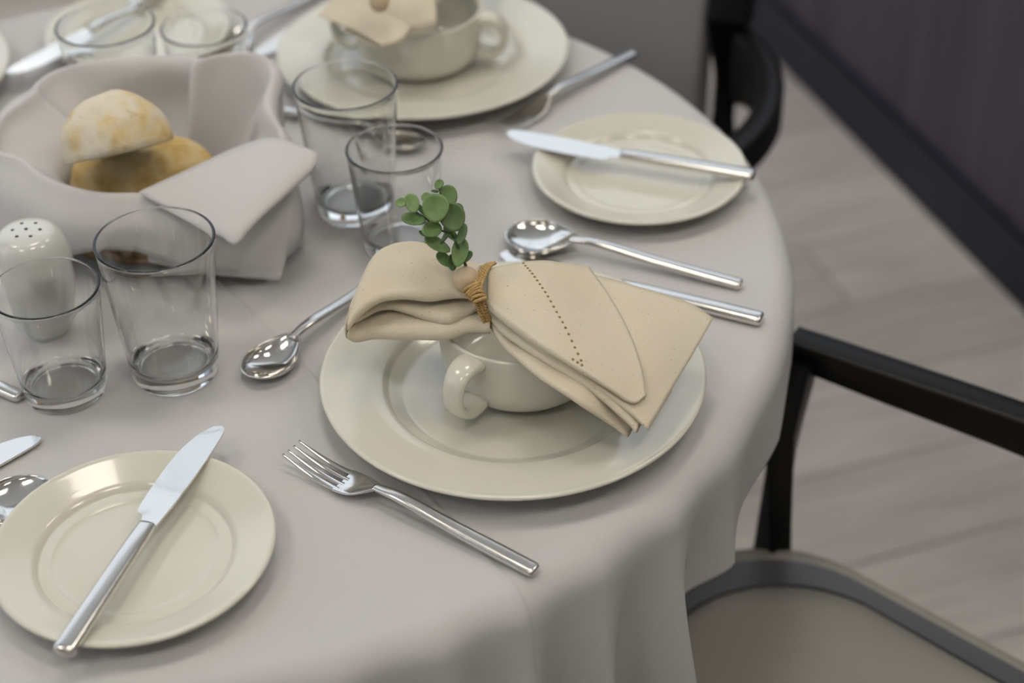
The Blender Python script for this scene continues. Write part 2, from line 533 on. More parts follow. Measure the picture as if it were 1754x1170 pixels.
RID = [(-57.5, 1.0), (-50.0, 0.85), (-41.5, 0.95), (-32.5, 0.60), (-20.0, 0.20), (-6.0, 0.15), (8, 0.12), (20, 0.12), (33, 0.12), (46, 0.12), (60, 0.12), (75, 0.12), (90, 0.12), (104, 0.15), (118, 0.3), (131, 0.7),
       (143, 0.6), (156, 0.5), (168, 0.5), (181, 0.5), (193, 0.6), (203, 0.8), (212, 1.0), (220, 0.9), (230, 0.7), (242, 0.5), (254, 0.4), (266, 0.35), (278, 0.45), (288, 0.6), (296, 0.8)]
RID = sorted((a % 360, m) for a, m in RID)
RIDGES = [a for a, m in RID]
def fold_phase(deg):
    deg %= 360
    n = len(RIDGES)
    for i in range(n):
        a, b = RIDGES[i], RIDGES[(i + 1) % n]
        if b <= a: b += 360
        d = deg if deg >= a else deg + 360
        if a <= d < b: return i, (d - a) / (b - a)
    return 0, 0.0
amp_r = [m for a, m in RID]
LH = 0.545                                   # half side of the square cloth
def cloth_drop(deg):
    rel = ((deg + 11.5 + 45) % 90) - 45      # sides face -11.5, 78.5 ...
    d = min(LH / math.cos(R(rel)) - 0.494, 0.23)
    dd = deg % 360
    if 2 < dd < 122: d = min(d, 0.058)
    elif 262 < dd < 302: d = min(d, 0.04 + 0.19 * max(0.0, (dd - 290) / 12) + 0.02 * max(0.0, (274 - dd) / 12))
    return d
cv, NT = [], 900
drops = [0.0, 0.02, 0.05, 0.09, 0.14, 0.2, 0.27, 0.34, 0.42, 0.5, 0.58, 0.66, 0.74, 0.82, 0.9, 0.96, 1.0]
flat_r = [0.0, 0.08, 0.16, 0.24, 0.30, 0.35, 0.39, 0.41, 0.43, 0.445]
NB = 8
for i in range(NT):
    deg = 360 * i / NT
    k, f = fold_phase(deg)
    g = 0.4 * (0.5 + 0.5 * math.cos(2 * PI * f)) + 0.6 * (1 - abs(math.sin(PI * f)) ** 0.85)
    a = amp_r[k] * (1 - f) + amp_r[(k + 1) % len(RIDGES)] * f
    g *= a
    c, s = math.cos(R(deg)), math.sin(R(deg))
    rb = 0.021 + 0.005 * g                    # bending radius over the table edge
    r_in = TR + 0.004 - 0.021 + 0.001 * g
    colm = [(r * c, r * s, 0.0) for r in flat_r]
    for j in range(NB + 1):
        t = PI / 2 * j / NB * 0.97
        r = r_in + rb * math.sin(t); z = -rb * (1 - math.cos(t))
        colm.append((r * c, r * s, z))
    r1, z1 = r, z
    drop = max(cloth_drop(deg), 0.02)
    for dd in drops[1:]:
        q = dd * drop
        rr = r1 + 0.02 * q + g * (0.22 * q * q / (q + 0.02)) - (1 - min(1, g)) * 0.16 * max(0, q - 0.008) * min(1, max(0, (a - 0.2) / 0.4))
        wob = 0.004 * noise.noise(Vector((3 * c, 3 * s, q * 8))) * min(1, q * 12)
        colm.append(((rr + wob) * c, (rr + wob) * s, z1 - q))
    cv += colm
nv = len(colm)
cf = grid_faces(NT, nv, wrap_u=True)
cloth = mesh_obj('tablecloth', cv, cf, M['tablecloth'], None)
bm = bmesh.new(); bm.from_mesh(cloth.data)
bmesh.ops.remove_doubles(bm, verts=bm.verts, dist=1e-6); bmesh.ops.recalc_face_normals(bm, faces=bm.faces)
bm.to_mesh(cloth.data); bm.free()
cloth.location = TABLE
solidify(cloth, 0.0012, -1.0)
tag(cloth, 'white square cotton tablecloth draped over the round table', 'tablecloth')

# ------------------------------------------------------------------ china
TZ = 0.7502
def plate_profile(rad, h, well, flat):
    def ln(a, b, n): return [(a[0] + (b[0] - a[0]) * k / n, a[1] + (b[1] - a[1]) * k / n) for k in range(n)]
    under = ln((0, 0.0035), (flat * 0.60, 0.0032), 4) + [(flat * 0.62, 0.003), (flat * 0.66, 0.0005), (flat * 0.72, 0.0), (flat * 0.76, 0.0012)]
    under += ln((flat * 0.8, 0.0018), (well - 0.002, 0.0065), 5) + ln((well - 0.002, 0.0065), (rad - 0.0045, h - 0.0046), 8)
    lip = [(rad - 0.0035, h - 0.0042), (rad - 0.0014, h - 0.0034), (rad - 0.0002, h - 0.0022), (rad - 0.0003, h - 0.0010), (rad - 0.0014, h - 0.0002), (rad - 0.0030, h - 0.0001)]
    rim = ln((rad - 0.0048, h - 0.0005), (well + 0.0030, h - 0.0062), 9)
    wall = [(well + 0.0010, h - 0.0070), (well - 0.0008, h - 0.0082), (well - 0.0024, h - 0.0098)] + ln((well - 0.0038, h - 0.0114), (flat + 0.0016, 0.0071), 4)
    flo = [(flat + 0.0014, 0.0071), (flat, 0.0065), (flat - 0.0016, 0.0062)] + ln((flat - 0.004, 0.0061), (0, 0.0061), 6) + [(0, 0.0061)]
    return under + lip + rim + wall + flo
def make_plate(name, label, rad, h, well, flat, loc, group):
    t = tag(clean_lathe(name, plate_profile(rad, h, well, flat), M['china'], None, 160, fine=3), label, 'plate', group)
    t.location = loc
    return t
MAIN = Vector((0.0001, 0.9633, TZ))
FAR = Vector((-0.0770, 1.4560, TZ))
dp = make_plate('dinner_plate', 'cream dinner plate beside the chair, under the soup cup with the leafy napkin', 0.1353, 0.0225, 0.0915, 0.078, MAIN, 'cream dinner plates')
def plate_copy(src, loc, label):
    o = src.copy(); col.objects.link(o); o.location = loc; o['label'] = label
    return o
plate_copy(dp, FAR, 'cream dinner plate at the far table edge, beyond the water glasses')
plate_copy(dp, (-0.592, 1.428, TZ), 'cream dinner plate of which only a sliver shows past the bread basket')
BREAD_A = Vector((-0.2399, 0.8004, TZ)); BREAD_B = Vector((0.1085, 1.2420, TZ)); BREAD_C = Vector((-0.350, 1.516, TZ))
bp_ = make_plate('bread_plate', 'cream bread plate in the foreground with a knife laid across', 0.0892, 0.0185, 0.0640, 0.0515, BREAD_A, 'cream bread plates')
plate_copy(bp_, BREAD_B, 'cream bread plate with a knife, beside the soup spoon and table edge')
plate_copy(bp_, BREAD_C, 'cream bread plate behind the water glasses and the bread basket')

# soup cups
CUP = Vector((0.0072, 0.9765, TZ + 0.0070))
def make_cup(label, loc, rotz):
    t = thing('soup_cup', label, 'cup', loc, rotz, 'stackable soup cups')
    H = 0.0545
    prof = [(0, 0.003), (0.036, 0.0025), (0.038, 0.0), (0.041, 0.0), (0.0445, 0.0016), (0.0525, 0.0085), (0.0565, 0.0165), (0.0578, 0.026), (0.0584, 0.040), (0.0588, H - 0.003),
            (0.0587, H - 0.0008), (0.0574, H), (0.0558, H - 0.0009), (0.0552, H - 0.004), (0.0548, 0.040), (0.0540, 0.026), (0.0525, 0.0175), (0.0485, 0.0105), (0.042, 0.0070), (0.03, 0.0060), (0, 0.0058)]
    b = clean_lathe('body', prof, M['china'], t, 128, fine=3)
    for sgn in (1, -1):
        path = crv([(0.0565 * sgn, 0, 0.0475), (0.068 * sgn, 0, 0.0488), (0.0775 * sgn, 0, 0.0435), (0.0812 * sgn, 0, 0.032), (0.0778 * sgn, 0, 0.0200), (0.069 * sgn, 0, 0.0135), (0.0550 * sgn, 0, 0.0145)], 25)
        def sect(i, tt):
            w = 0.0094 + 0.0014 * math.cos(2 * PI * tt)
            return superell(w, 0.0044 + 0.0010 * math.cos(2 * PI * tt), 2.4, 16)
        v, f = sweep(path, sect, up=Vector((0, 1, 0)))
        # superell gives (side, up): swap so that the broad face lies across the loop
        def sect2(i, tt):
            return [(b_, a_) for a_, b_ in sect(i, tt)]
        v, f = sweep(path, sect2, up=Vector((0, 1, 0)))
        mesh_obj('handle', v, f, M['china'], t)
    return t
cup = make_cup('cream soup cup with lug handles holding up the beige napkin and sprig', CUP, R(-126))
FCUP = Vector((-0.0800, 1.4560, TZ + 0.0070))
dup(cup, FCUP, R(-12), 'cream soup cup on the far dinner plate, its loop handle showing')

# ------------------------------------------------------------------ cutlery
def handle_vf(x0, x1, z0, z1, zmid, w0, w1, h0, h1):
    """handle bar from the neck x0 to the rounded end x1, D-shaped section."""
    xe = x1 - 0.004
    path = crv([(x0, 0, z0), (x0 + 0.18 * (xe - x0), 0, zmid), (x0 + 0.55 * (xe - x0), 0, (zmid * 0.45 + z1 * 0.55)), (xe, 0, z1)], 36)
    scale = [1.0] * 36
    for dx, sc_ in ((0.0012, 0.985), (0.0022, 0.94), (0.0030, 0.86), (0.0036, 0.72), (0.0039, 0.5), (0.0040, 0.2)):
        path.append(Vector((xe + dx, 0, z1))); scale.append(sc_)
    def sect(i, t):
        t = min(1.0, i / 35)
        w = (w0 + (w1 - w0) * min(1, t * 1.15) ** 0.8) * scale[i]
        h = (h0 + (h1 - h0) * min(1, t * 1.3)) * (0.35 + 0.65 * scale[i])
        return [(a, b if b > 0 else b * 0.75) for a, b in superell(w, h, 3.2, 24)]
    return sweep(path, sect)

def make_spoon(name, label, cat, L, bl, bw, loc, rotz, group):
    t = thing(name, label, cat, loc, rotz, group)
    N, K = 36, 24
    V, F = [], []
    depth = 0.0085
    for i in range(N + 1):
        u = i / N
        x = bl * u
        # egg outline, broad towards the tip
        w = bw / 2 * (max(0.0, math.sin(PI * min(1, max(0, u)) ** 0.82))) ** 0.62
        if u > 0.80: w = max(w, 0.0026)
        if u == 0: w = 0.0004
        zr = 0.0098 + 0.0045 * max(0, u - 0.55) ** 1.3 * 3.0 - 0.002 * (1 - u) * 0
        for j in range(K + 1):
            q = -1 + 2 * j / K
            prof = (1 - q * q)
            dp_ = depth * (math.sin(PI * min(1, u * 1.02)) ** 0.72 if 0 < u < 0.98 else 0.0)
            V.append((x, w * math.sin(q * PI / 2), zr - dp_ * prof ** 0.9))
    F = grid_faces(N + 1, K + 1)
    b = mesh_obj('bowl', V, F, M['steel'], t); solidify(b, 0.0014, 0.0); subsurf(b, 1)
    v, f = handle_vf(bl - 0.006, L, 0.0125, 0.0036, 0.0138, 0.0032, 0.0055, 0.0019, 0.0034)
    mesh_obj('handle', v, f, M['steel_handle'], t)
    return t

def blade_vf(bl, step=True):
    """knife blade lying flat, tip at x=0, root at x=bl; belly on -y."""
    top = crv([(0.001, 0.0075, 0), (0.006, 0.0098, 0), (0.02, 0.0104, 0), (0.05, 0.0100, 0), (0.08, 0.0080, 0), (bl, 0.0056, 0)], 30)
    bot = crv([(0.0, 0.0035, 0), (0.004, -0.001, 0), (0.015, -0.0068, 0), (0.035, -0.0116, 0), (0.065, -0.0132, 0), (bl - 0.0135, -0.0128, 0)], 24)
    bot += crv([(bl - 0.0105, -0.0112, 0), (bl - 0.0085, -0.0074, 0), (bl - 0.004, -0.0058, 0), (bl, -0.0056, 0)], 6)
    n = 30
    V = []
    for a, b in zip(top, bot):
        for q in (0, 0.25, 0.5, 0.75, 1.0):
            p = a.lerp(b, q)
            th = 0.0009 * (1 - 0.75 * q)
            V.append((p.x, p.y, th))
        for q in (1.0, 0.75, 0.5, 0.25, 0):
            p = a.lerp(b, q)
            th = 0.0009 * (1 - 0.75 * q)
            V.append((p.x, p.y, -th))
    F = []
    for i in range(n - 1):
        for j in range(10):
            F.append((i * 10 + j, i * 10 + (j + 1) % 10, (i + 1) * 10 + (j + 1) % 10, (i + 1) * 10 + j))
    F += [tuple(range(10)), tuple((n - 1) * 10 + j for j in reversed(range(10)))]
    return V, F

def make_knife(label, loc, rotz, group, L=0.2165, bl=0.104):
    t = thing('table_knife', label, 'knife', loc, rotz, group)
    v, f = blade_vf(bl)
    v = [(x, y, z + 0.0034) for x, y, z in v]
    mesh_obj('blade', v, f, M['steel'], t, sharp=40)
    v, f = handle_vf(bl - 0.001, L, 0.0034, 0.0040, 0.0038, 0.0058, 0.0070, 0.0036, 0.0042)
    mesh_obj('handle', v, f, M['steel_handle'], t)
    return t

def make_fork(label, loc, rotz, group, L=0.198):
    t = thing('table_fork', label, 'fork', loc, rotz, group)
    def zc(x):   # height of the head along its length (tip at 0)
        u = x / 0.075
        return 0.0125 - 0.0165 * math.sin(PI * min(1, u * 0.92)) * 0.52 + 0.0030 * max(0, u - 0.75) * 4 - 0.0005
    tl = 0.047
    W_ = 0.0120
    V, F = [], []
    N, K = 18, 10
    for i in range(N + 1):
        x = tl - 0.004 + (0.074 - tl + 0.004) * i / N
        u = i / N
        w = W_ * (1 - max(0, u - 0.30) / 0.70 * 0.98) if u > 0.3 else W_
        w = W_ * (1 - (max(0, u - 0.18) / 0.82) ** 2.0 * 0.78)
        for j in range(K + 1):
            q = -1 + 2 * j / K
            V.append((x, w * q, zc(x) + 0.0010 * q * q))
    F = grid_faces(N + 1, K + 1)
    h = mesh_obj('fork_head', V, F, M['steel'], t); solidify(h, 0.0018, 0.0); subsurf(h, 1)
    for k in range(4):
        yc = -W_ + W_ * 2 * (k + 0.5) / 4
        path = [Vector((0.0 + tl * i / 16, yc * (0.93 + 0.07 * i / 16), zc(tl * i / 16) + 0.0010 * (yc / W_) ** 2)) for i in range(17)]
        def sect(i, tt):
            w = 0.0008 + 0.0012 * min(1, tt * 1.4)
            return superell(w, 0.0007 + 0.0003 * tt, 6.0, 12)
        v, f = sweep(path, sect)
        mesh_obj('tine', v, f, M['steel'], h, sharp=35)
    v, f = handle_vf(0.071, L, zc(0.073), 0.0036, 0.0128, 0.0030, 0.0058, 0.0017, 0.0030)
    mesh_obj('handle', v, f, M['steel_handle'], t)
    return t

def place(a, b):
    """start point and heading of a piece of cutlery from its head end a to its handle end b."""
    a, b = Vector(a), Vector(b)
    return a, math.atan2(b.y - a.y, b.x - a.x)

G_F, G_D, G_S, G_K, G_B = 'dinner forks', 'dessert spoons above the plates', 'soup spoons', 'table knives beside the plates', 'knives on the bread plates'
def on_table(p, z=TZ): return Vector((p[0], p[1], z))
p, r = place((-0.1501, 0.8947, 0.7630), (0.0144, 0.7796, 0.7530)); make_fork('four-tined steel fork between the two nearest cream plates', on_table(p), r, G_F)
p, r = place((-0.0118, 1.3198, 0.7620), (0.1002, 1.4456, 0.7530)); make_fork('steel fork in front of the far dinner plate, its tines behind a knife tip', on_table(p), r, G_F)
p, r = place((-0.1886, 0.9783, 0.7600), (-0.1218, 1.0719, 0.7530)); make_spoon('dessert_spoon', 'steel dessert spoon between the tall tumbler and the nearest dinner plate', 'spoon', 0.178, 0.0540, 0.0365, on_table(p), r, G_D)
p, r = place((-0.0692, 1.3006, 0.7600), (-0.1756, 1.3557, 0.7530)); make_spoon('dessert_spoon', 'steel dessert spoon seen through the two upper tumblers', 'spoon', 0.178, 0.0540, 0.0365, on_table(p), r, G_D)
p = Vector((-0.3481, 0.9665, 0.7530)); d3 = Vector((0.87, -0.49, 0)); h3 = p - Vector((0.875, -0.484, 0)) * 0.178
make_spoon('dessert_spoon', 'steel spoon of which only the handle end shows beside the small tumbler', 'spoon', 0.178, 0.0540, 0.0365, on_table(h3), math.atan2(-0.484, 0.875), G_D)
p, r = place((-0.0019, 1.1615, 0.7600), (0.1751, 1.0866, 0.7530)); make_spoon('soup_spoon', 'round-bowled steel soup spoon lying behind the beige napkin', 'spoon', 0.1935, 0.0590, 0.0460, on_table(p), r, G_S)
p, r = place((-0.2778, 1.4651, 0.7600), (-0.1922, 1.5966, 0.7530)); make_spoon('soup_spoon', 'steel soup spoon behind the small far tumbler by the bread basket', 'spoon', 0.1935, 0.0590, 0.0460, on_table(p), r, G_S)
p = Vector((-0.3085, 0.8700, 0.7600)); make_spoon('soup_spoon', 'steel soup spoon whose bowl pokes out from under the foreground bread plate', 'spoon', 0.1935, 0.0590, 0.0460, on_table(p), R(46 + 180 - 2), G_S)

kd = (Vector((0.1852, 1.0403, 0.7540)) - Vector((0.1169, 1.0726, 0.7540))).normalized()
kend = Vector((0.1861, 1.0402, 0.7540)); p = kend - kd * 0.2165
make_knife('steel table knife whose handle pokes out from behind the beige napkin', on_table(p), math.atan2(kd.y, kd.x), G_K)
p, r = place((-0.2347, 1.4743, 0.7530), (-0.1758, 1.5723, 0.7530)); make_knife('steel table knife against the far dinner plate', on_table(p), r, G_K)
p = Vector((-0.3294, 0.9259, 0.7530)); make_knife('steel table knife whose rounded blade tip shows above the foreground bread plate', on_table(p), R(46 + 180), G_K)
p, r = place((-0.2027, 0.9107, 0.7700), (-0.2652, 0.7028, 0.7710)); make_knife('steel knife resting on the foreground bread plate', on_table(p, TZ + 0.0172), r, G_B)
p, r = place((-0.0023, 1.2906, 0.7700), (0.2065, 1.2133, 0.7710)); make_knife('steel knife resting on the bread plate near the black chair arm', on_table(p, TZ + 0.0172), r, G_B)
p, r = place((-0.4501, 1.4173, 0.7700), (-0.3461, 1.5794, 0.7710)); make_knife('steel knife resting on the bread plate behind the basket', on_table(p, TZ + 0.0172), r, G_B)

# ------------------------------------------------------------------ tumblers
def make_glass(name, label, H, rr, rb, loc, group):
    wall = 0.0014
    base = 0.0105 if H > 0.1 else 0.0095
    n = 12
    out = [(rb + (rr - rb) * (i / n) ** 0.92, H * i / n) for i in range(n + 1)]
    prof = [(0, 0.0012), (rb - 0.006, 0.0012), (rb - 0.0035, 0.0002), (rb - 0.0012, 0.0006)] + [(out[0][0] + 0.0002, 0.0026)] + out[1:-1]
    prof += [(rr, H - 0.0012), (rr + 0.0004, H - 0.0004), (rr - 0.0002, H + 0.0004), (rr - 0.0012, H + 0.0004), (rr - 0.0018, H - 0.0004)]
    inn = [(r - wall - 0.0005 * (1 - z / H), z) for r, z in reversed(out[1:-1]) if z > base + 0.006]
    prof += inn
    rbase = inn[-1][0]
    prof += [(rbase - 0.0012, base + 0.0052), (rbase - 0.0045, base + 0.0018), (rbase - 0.010, base + 0.0006), (0, base + 0.0012)]
    g = tag(clean_lathe(name, prof, M['glass'], None, 128, fine=2), label, 'glass', group)
    g.location = loc
    return g
def gcopy(src, loc, label):
    o = src.copy(); col.objects.link(o); o.location = loc; o['label'] = label
    return o
gt = make_glass('tall_tumbler', 'tall clear tumbler in front of the bread basket, beside the small one', 0.1150, 0.0412, 0.0306, (-0.2430, 0.9965, TZ + 0.0004), 'tall tumblers')
gcopy(gt, (-0.1262, 1.2105, TZ + 0.0004), 'tall clear tumbler between the bread basket and the far dinner plate')
gcopy(gt, (-0.3340, 1.3240, TZ + 0.0004), 'tall clear tumbler behind the bread basket, cut by the picture edge')
gs_ = make_glass('short_tumbler', 'small clear tumbler in front of the salt shaker', 0.0900, 0.0372, 0.0286, (-0.3185, 0.9765, TZ + 0.0004), 'short tumblers')
gcopy(gs_, (-0.0869, 1.1540, TZ + 0.0004), 'small clear tumbler just behind the green sprig')
gcopy(gs_, (-0.2600, 1.3660, TZ + 0.0004), 'small clear tumbler behind the bread basket, over a soup spoon')

# ------------------------------------------------------------------ salt shaker
SALT = Vector((-0.3480, 1.0550, TZ))
t = thing('salt_shaker', 'white porcelain salt shaker with pierced domed top behind the small tumbler', 'shaker', SALT)
sp = [(0, 0.0), (0.0165, 0.0), (0.0185, 0.0015), (0.0215, 0.010), (0.0255, 0.026), (0.0282, 0.042), (0.0288, 0.054), (0.0276, 0.066), (0.0250, 0.077), (0.0208, 0.0838), (0.0160, 0.0862), (0.0080, 0.0874), (0, 0.0878)]
b = clean_lathe('body', sp, M['shaker'], t, 80, fine=3)
for i in range(7):
    a = 2 * PI * i / 6
    rr_ = 0.0 if i == 6 else 0.0098
    zz = 0.0878 if i == 6 else 0.08705
    v, f = lathe([(0, 0.0004), (0.0010, 0.0004), (0.0014, 0.0001), (0.0015, -0.0008)], 12)
    o = mesh_obj('pour_hole', v, f, M['dark_hole'], t)
    o.location = (rr_ * math.cos(a), rr_ * math.sin(a), zz + 0.0001)

# ------------------------------------------------------------------ bread basket, its cloth and the rolls
BAS = Vector((-0.280, 1.203, TZ))
t = thing('bread_basket', 'oval brown woven basket wrapped in a white napkin', 'basket', BAS)
def oval_ring(rx, ry, z, n=72): return [(rx * math.cos(2 * PI * i / n), ry * math.sin(2 * PI * i / n), z) for i in range(n)]
rings = [oval_ring(0.084, 0.066, 0.001), oval_ring(0.086, 0.068, 0.004), oval_ring(0.090, 0.073, 0.035), oval_ring(0.092, 0.075, 0.048), oval_ring(0.089, 0.072, 0.049), oval_ring(0.087, 0.070, 0.035), oval_ring(0.082, 0.064, 0.008)]
V = []; F = []
for rg in rings: V += rg
for i in range(len(rings) - 1):
    for j in range(72):
        F.append((i * 72 + j, i * 72 + (j + 1) % 72, (i + 1) * 72 + (j + 1) % 72, (i + 1) * 72 + j))
F += [tuple(reversed(range(72))), tuple(6 * 72 + j for j in range(72))]
mesh_obj('basket_body', V, F, M['basket'], t)
for k in range(5):
    z = 0.006 + 0.0098 * k
    s = z / 0.056
    path = [Vector(((0.0865 + 0.0080 * s) * math.cos(2 * PI * i / 72), (0.0685 + 0.0085 * s) * math.sin(2 * PI * i / 72), z + 0.0006 * math.sin(18 * 2 * PI * i / 72 + k * PI))) for i in range(73)]
    v, f = tube(path, 0.0042, 8)
    mesh_obj('weave_band', v, f, M['basket'], t)

# napkin lining the basket: polar surface from the inside over the rim to the hem
# columns: angle, inner bottom (r,z), inside wall (r,z), rim (r,z), outside (r,z), hem (r,z), all about the basket centre
def bpt(deg, r, z): return (BAS.x + r * math.cos(R(deg)), BAS.y + r * math.sin(R(deg)), TZ + z)
LIN = [
    # deg, r_in, z_in, r_wall, z_wall, r_rim, z_rim, r_out, z_out, r_hem, z_hem
    (-90, 0.052, 0.024, 0.064, 0.054, 0.088, 0.0790, 0.104, 0.058, 0.104, 0.036),
    (-70, 0.054, 0.024, 0.068, 0.054, 0.094, 0.0800, 0.112, 0.058, 0.114, 0.022),
    (-50, 0.060, 0.024, 0.078, 0.056, 0.104, 0.0820, 0.124, 0.060, 0.130, 0.016),
    (-30, 0.064, 0.024, 0.078, 0.060, 0.112, 0.0850, 0.128, 0.066, 0.134, 0.016),
    (-14, 0.068, 0.024, 0.078, 0.064, 0.108, 0.0900, 0.116, 0.074, 0.118, 0.030),
    (2, 0.074, 0.024, 0.080, 0.066, 0.093, 0.0950, 0.100, 0.082, 0.101, 0.052),
    (16, 0.066, 0.024, 0.076, 0.066, 0.094, 0.0990, 0.100, 0.086, 0.101, 0.060),
    (32, 0.064, 0.024, 0.092, 0.072, 0.108, 0.1050, 0.113, 0.086, 0.112, 0.060),
    (40, 0.058, 0.024, 0.084, 0.074, 0.104, 0.1110, 0.110, 0.090, 0.108, 0.060),
    (51, 0.048, 0.026, 0.062, 0.074, 0.086, 0.1140, 0.098, 0.092, 0.100, 0.060),
    (60, 0.040, 0.028, 0.046, 0.072, 0.066, 0.1140, 0.082, 0.094, 0.088, 0.058),
    (66, 0.044, 0.028, 0.054, 0.070, 0.068, 0.1120, 0.082, 0.092, 0.088, 0.058),
    (72, 0.052, 0.026, 0.074, 0.068, 0.082, 0.1060, 0.089, 0.088, 0.090, 0.056),
    (96, 0.052, 0.024, 0.072, 0.064, 0.082, 0.1050, 0.088, 0.086, 0.088, 0.056),
    (112, 0.052, 0.024, 0.070, 0.064, 0.081, 0.1060, 0.087, 0.086, 0.087, 0.054),
    (128, 0.058, 0.024, 0.074, 0.064, 0.092, 0.1050, 0.102, 0.084, 0.104, 0.050),
    (142, 0.064, 0.024, 0.080, 0.062, 0.112, 0.1000, 0.124, 0.080, 0.128, 0.046),
    (152, 0.066, 0.024, 0.080, 0.062, 0.112, 0.0980, 0.130, 0.080, 0.136, 0.044),
    (163, 0.058, 0.024, 0.062, 0.068, 0.100, 0.1020, 0.132, 0.082, 0.138, 0.042),
    (178, 0.060, 0.024, 0.070, 0.066, 0.116, 0.0960, 0.140, 0.072, 0.146, 0.030),
    (194, 0.069, 0.024, 0.080, 0.060, 0.120, 0.0860, 0.138, 0.066, 0.144, 0.024),
    (206, 0.066, 0.024, 0.077, 0.058, 0.104, 0.0860, 0.128, 0.062, 0.134, 0.024),
    (222, 0.063, 0.024, 0.076, 0.056, 0.098, 0.0820, 0.118, 0.060, 0.122, 0.028),
    (240, 0.058, 0.024, 0.070, 0.054, 0.093, 0.0800, 0.112, 0.058, 0.114, 0.032),
    (254, 0.053, 0.024, 0.065, 0.054, 0.090, 0.0790, 0.107, 0.058, 0.107, 0.038),
]
def periodic(rows, n):
    k = len(rows); ang = [r[0] for r in rows] + [rows[0][0] + 360]
    out = []
    for i in range(n):
        d = ang[0] + 360 * i / n
        j = max(q for q in range(k) if ang[q] <= d + 1e-9)
        f = (d - ang[j]) / (ang[j + 1] - ang[j])
        P = [rows[(j + o) % k][1:] for o in (-1, 0, 1, 2)]
        out.append((d, [0.5 * (2 * b + (c - a) * f + (2 * a - 5 * b + 4 * c - e) * f * f + (3 * b - a - 3 * c + e) * f ** 3) for a, b, c, e in zip(*P)]))
    return out
V, NP = [], 260
for d, q in periodic(LIN, NP):
    ctl = [(0.0, 0.0205), (q[0] * 0.6, 0.0205), (q[0], q[1]), (q[2], q[3]), (q[4] - 0.008, q[5] - 0.010), (q[4], q[5]), (q[4] + 0.007, q[5] - 0.006), (q[6], q[7]), (q[8], q[9])]
    for r_, z_ in cr(ctl, 34):
        w = 0.0012 * noise.noise(Vector((r_ * 40 * math.cos(R(d)), r_ * 40 * math.sin(R(d)), z_ * 30)))
        V.append(bpt(d, max(r_, 0) + w, z_ + w))
F = grid_faces(NP, 34, wrap_u=True)
nap = thing('bread_napkin', 'white cotton napkin lining the bread basket, corners hanging over its rim', 'napkin', BAS)
o = mesh_obj('lining', V, F, M['white_napkin'], nap, origin=BAS)
bm = bmesh.new(); bm.from_mesh(o.data); bmesh.ops.remove_doubles(bm, verts=bm.verts, dist=1e-6); bmesh.ops.recalc_face_normals(bm, faces=bm.faces); bm.to_mesh(o.data); bm.free()
solidify(o, 0.0010, 0.0)
# corner flap folded out over the rim, pointing at the tall tumbler
flap_top = [(-0.2761, 1.1095, 0.8330), (-0.2399, 1.1399, 0.8350), ((-0.2065, 1.1631, 0.8390)), (-0.1794, 1.1658, 0.8440), (-0.1442, 1.1451, 0.8430)]
flap_mid = [(-0.2653, 1.1032, 0.8290), (-0.2318, 1.1093, 0.8320), (-0.1990, 1.1115, 0.8350), (-0.1722, 1.1221, 0.8380), (-0.1449, 1.1380, 0.8390)]
flap_low = [(-0.2485, 1.0967, 0.8240), (-0.2243, 1.0846, 0.8240), (-0.1984, 1.0765, 0.8240), (-0.1742, 1.0981, 0.8300), (-0.1480, 1.1346, 0.8350)]
flap_tip = [(-0.2254, 1.0812, 0.8190), (-0.2091, 1.0696, 0.8170), (-0.2005, 1.0638, 0.8150), (-0.1868, 1.0862, 0.8220), (-0.1520, 1.1362, 0.8310)]
rows = [cr(q, 24) for q in (flap_top, flap_mid, flap_low, flap_tip)]
V = []
for i in range(24):
    V += [tuple(x) for x in cr([rw[i] for rw in rows], 14)]
o = mesh_obj('corner_flap', V, grid_faces(24, 14), M['white_napkin'], nap, origin=BAS); solidify(o, 0.0012, 1.0)
# lower corner, hanging straight down with a stitched hem
lw = [[(-0.2760, 1.1213, 0.8100), (-0.2339, 1.1103, 0.8160), (-0.1951, 1.1239, 0.8220), (-0.1614, 1.1381, 0.8280)],
      [(-0.2754, 1.1103, 0.7960), (-0.2329, 1.1007, 0.7960), (-0.1979, 1.1034, 0.7960), (-0.1656, 1.1162, 0.8000)],
      [(-0.2772, 1.1090, 0.7820), (-0.2327, 1.0990, 0.7780), (-0.1996, 1.0991, 0.7760), (-0.1706, 1.1094, 0.7780)],
      [(-0.2772, 1.1086, 0.7720), (-0.2373, 1.1038, 0.7640), (-0.2061, 1.1021, 0.7600), (-0.1765, 1.0992, 0.7580)]]
rows = [cr(q, 20) for q in lw]
V = []
for i in range(20): V += [tuple(x) for x in cr([rw[i] for rw in rows], 20)]
o = mesh_obj('hanging_corner', V, grid_faces(20, 20), M['white_napkin'], nap, origin=BAS); solidify(o, 0.0010, 1.0)
hv = []
for i in range(20):
    c_ = cr([rw[i] for rw in rows], 60)
    hv += [tuple(Vector(c_[-1 - j])) for j in (0, 2, 4, 6)]
o = mesh_obj('hem', hv, grid_faces(20, 4), M['white_napkin'], nap, origin=BAS); solidify(o, 0.0022, 0.0)

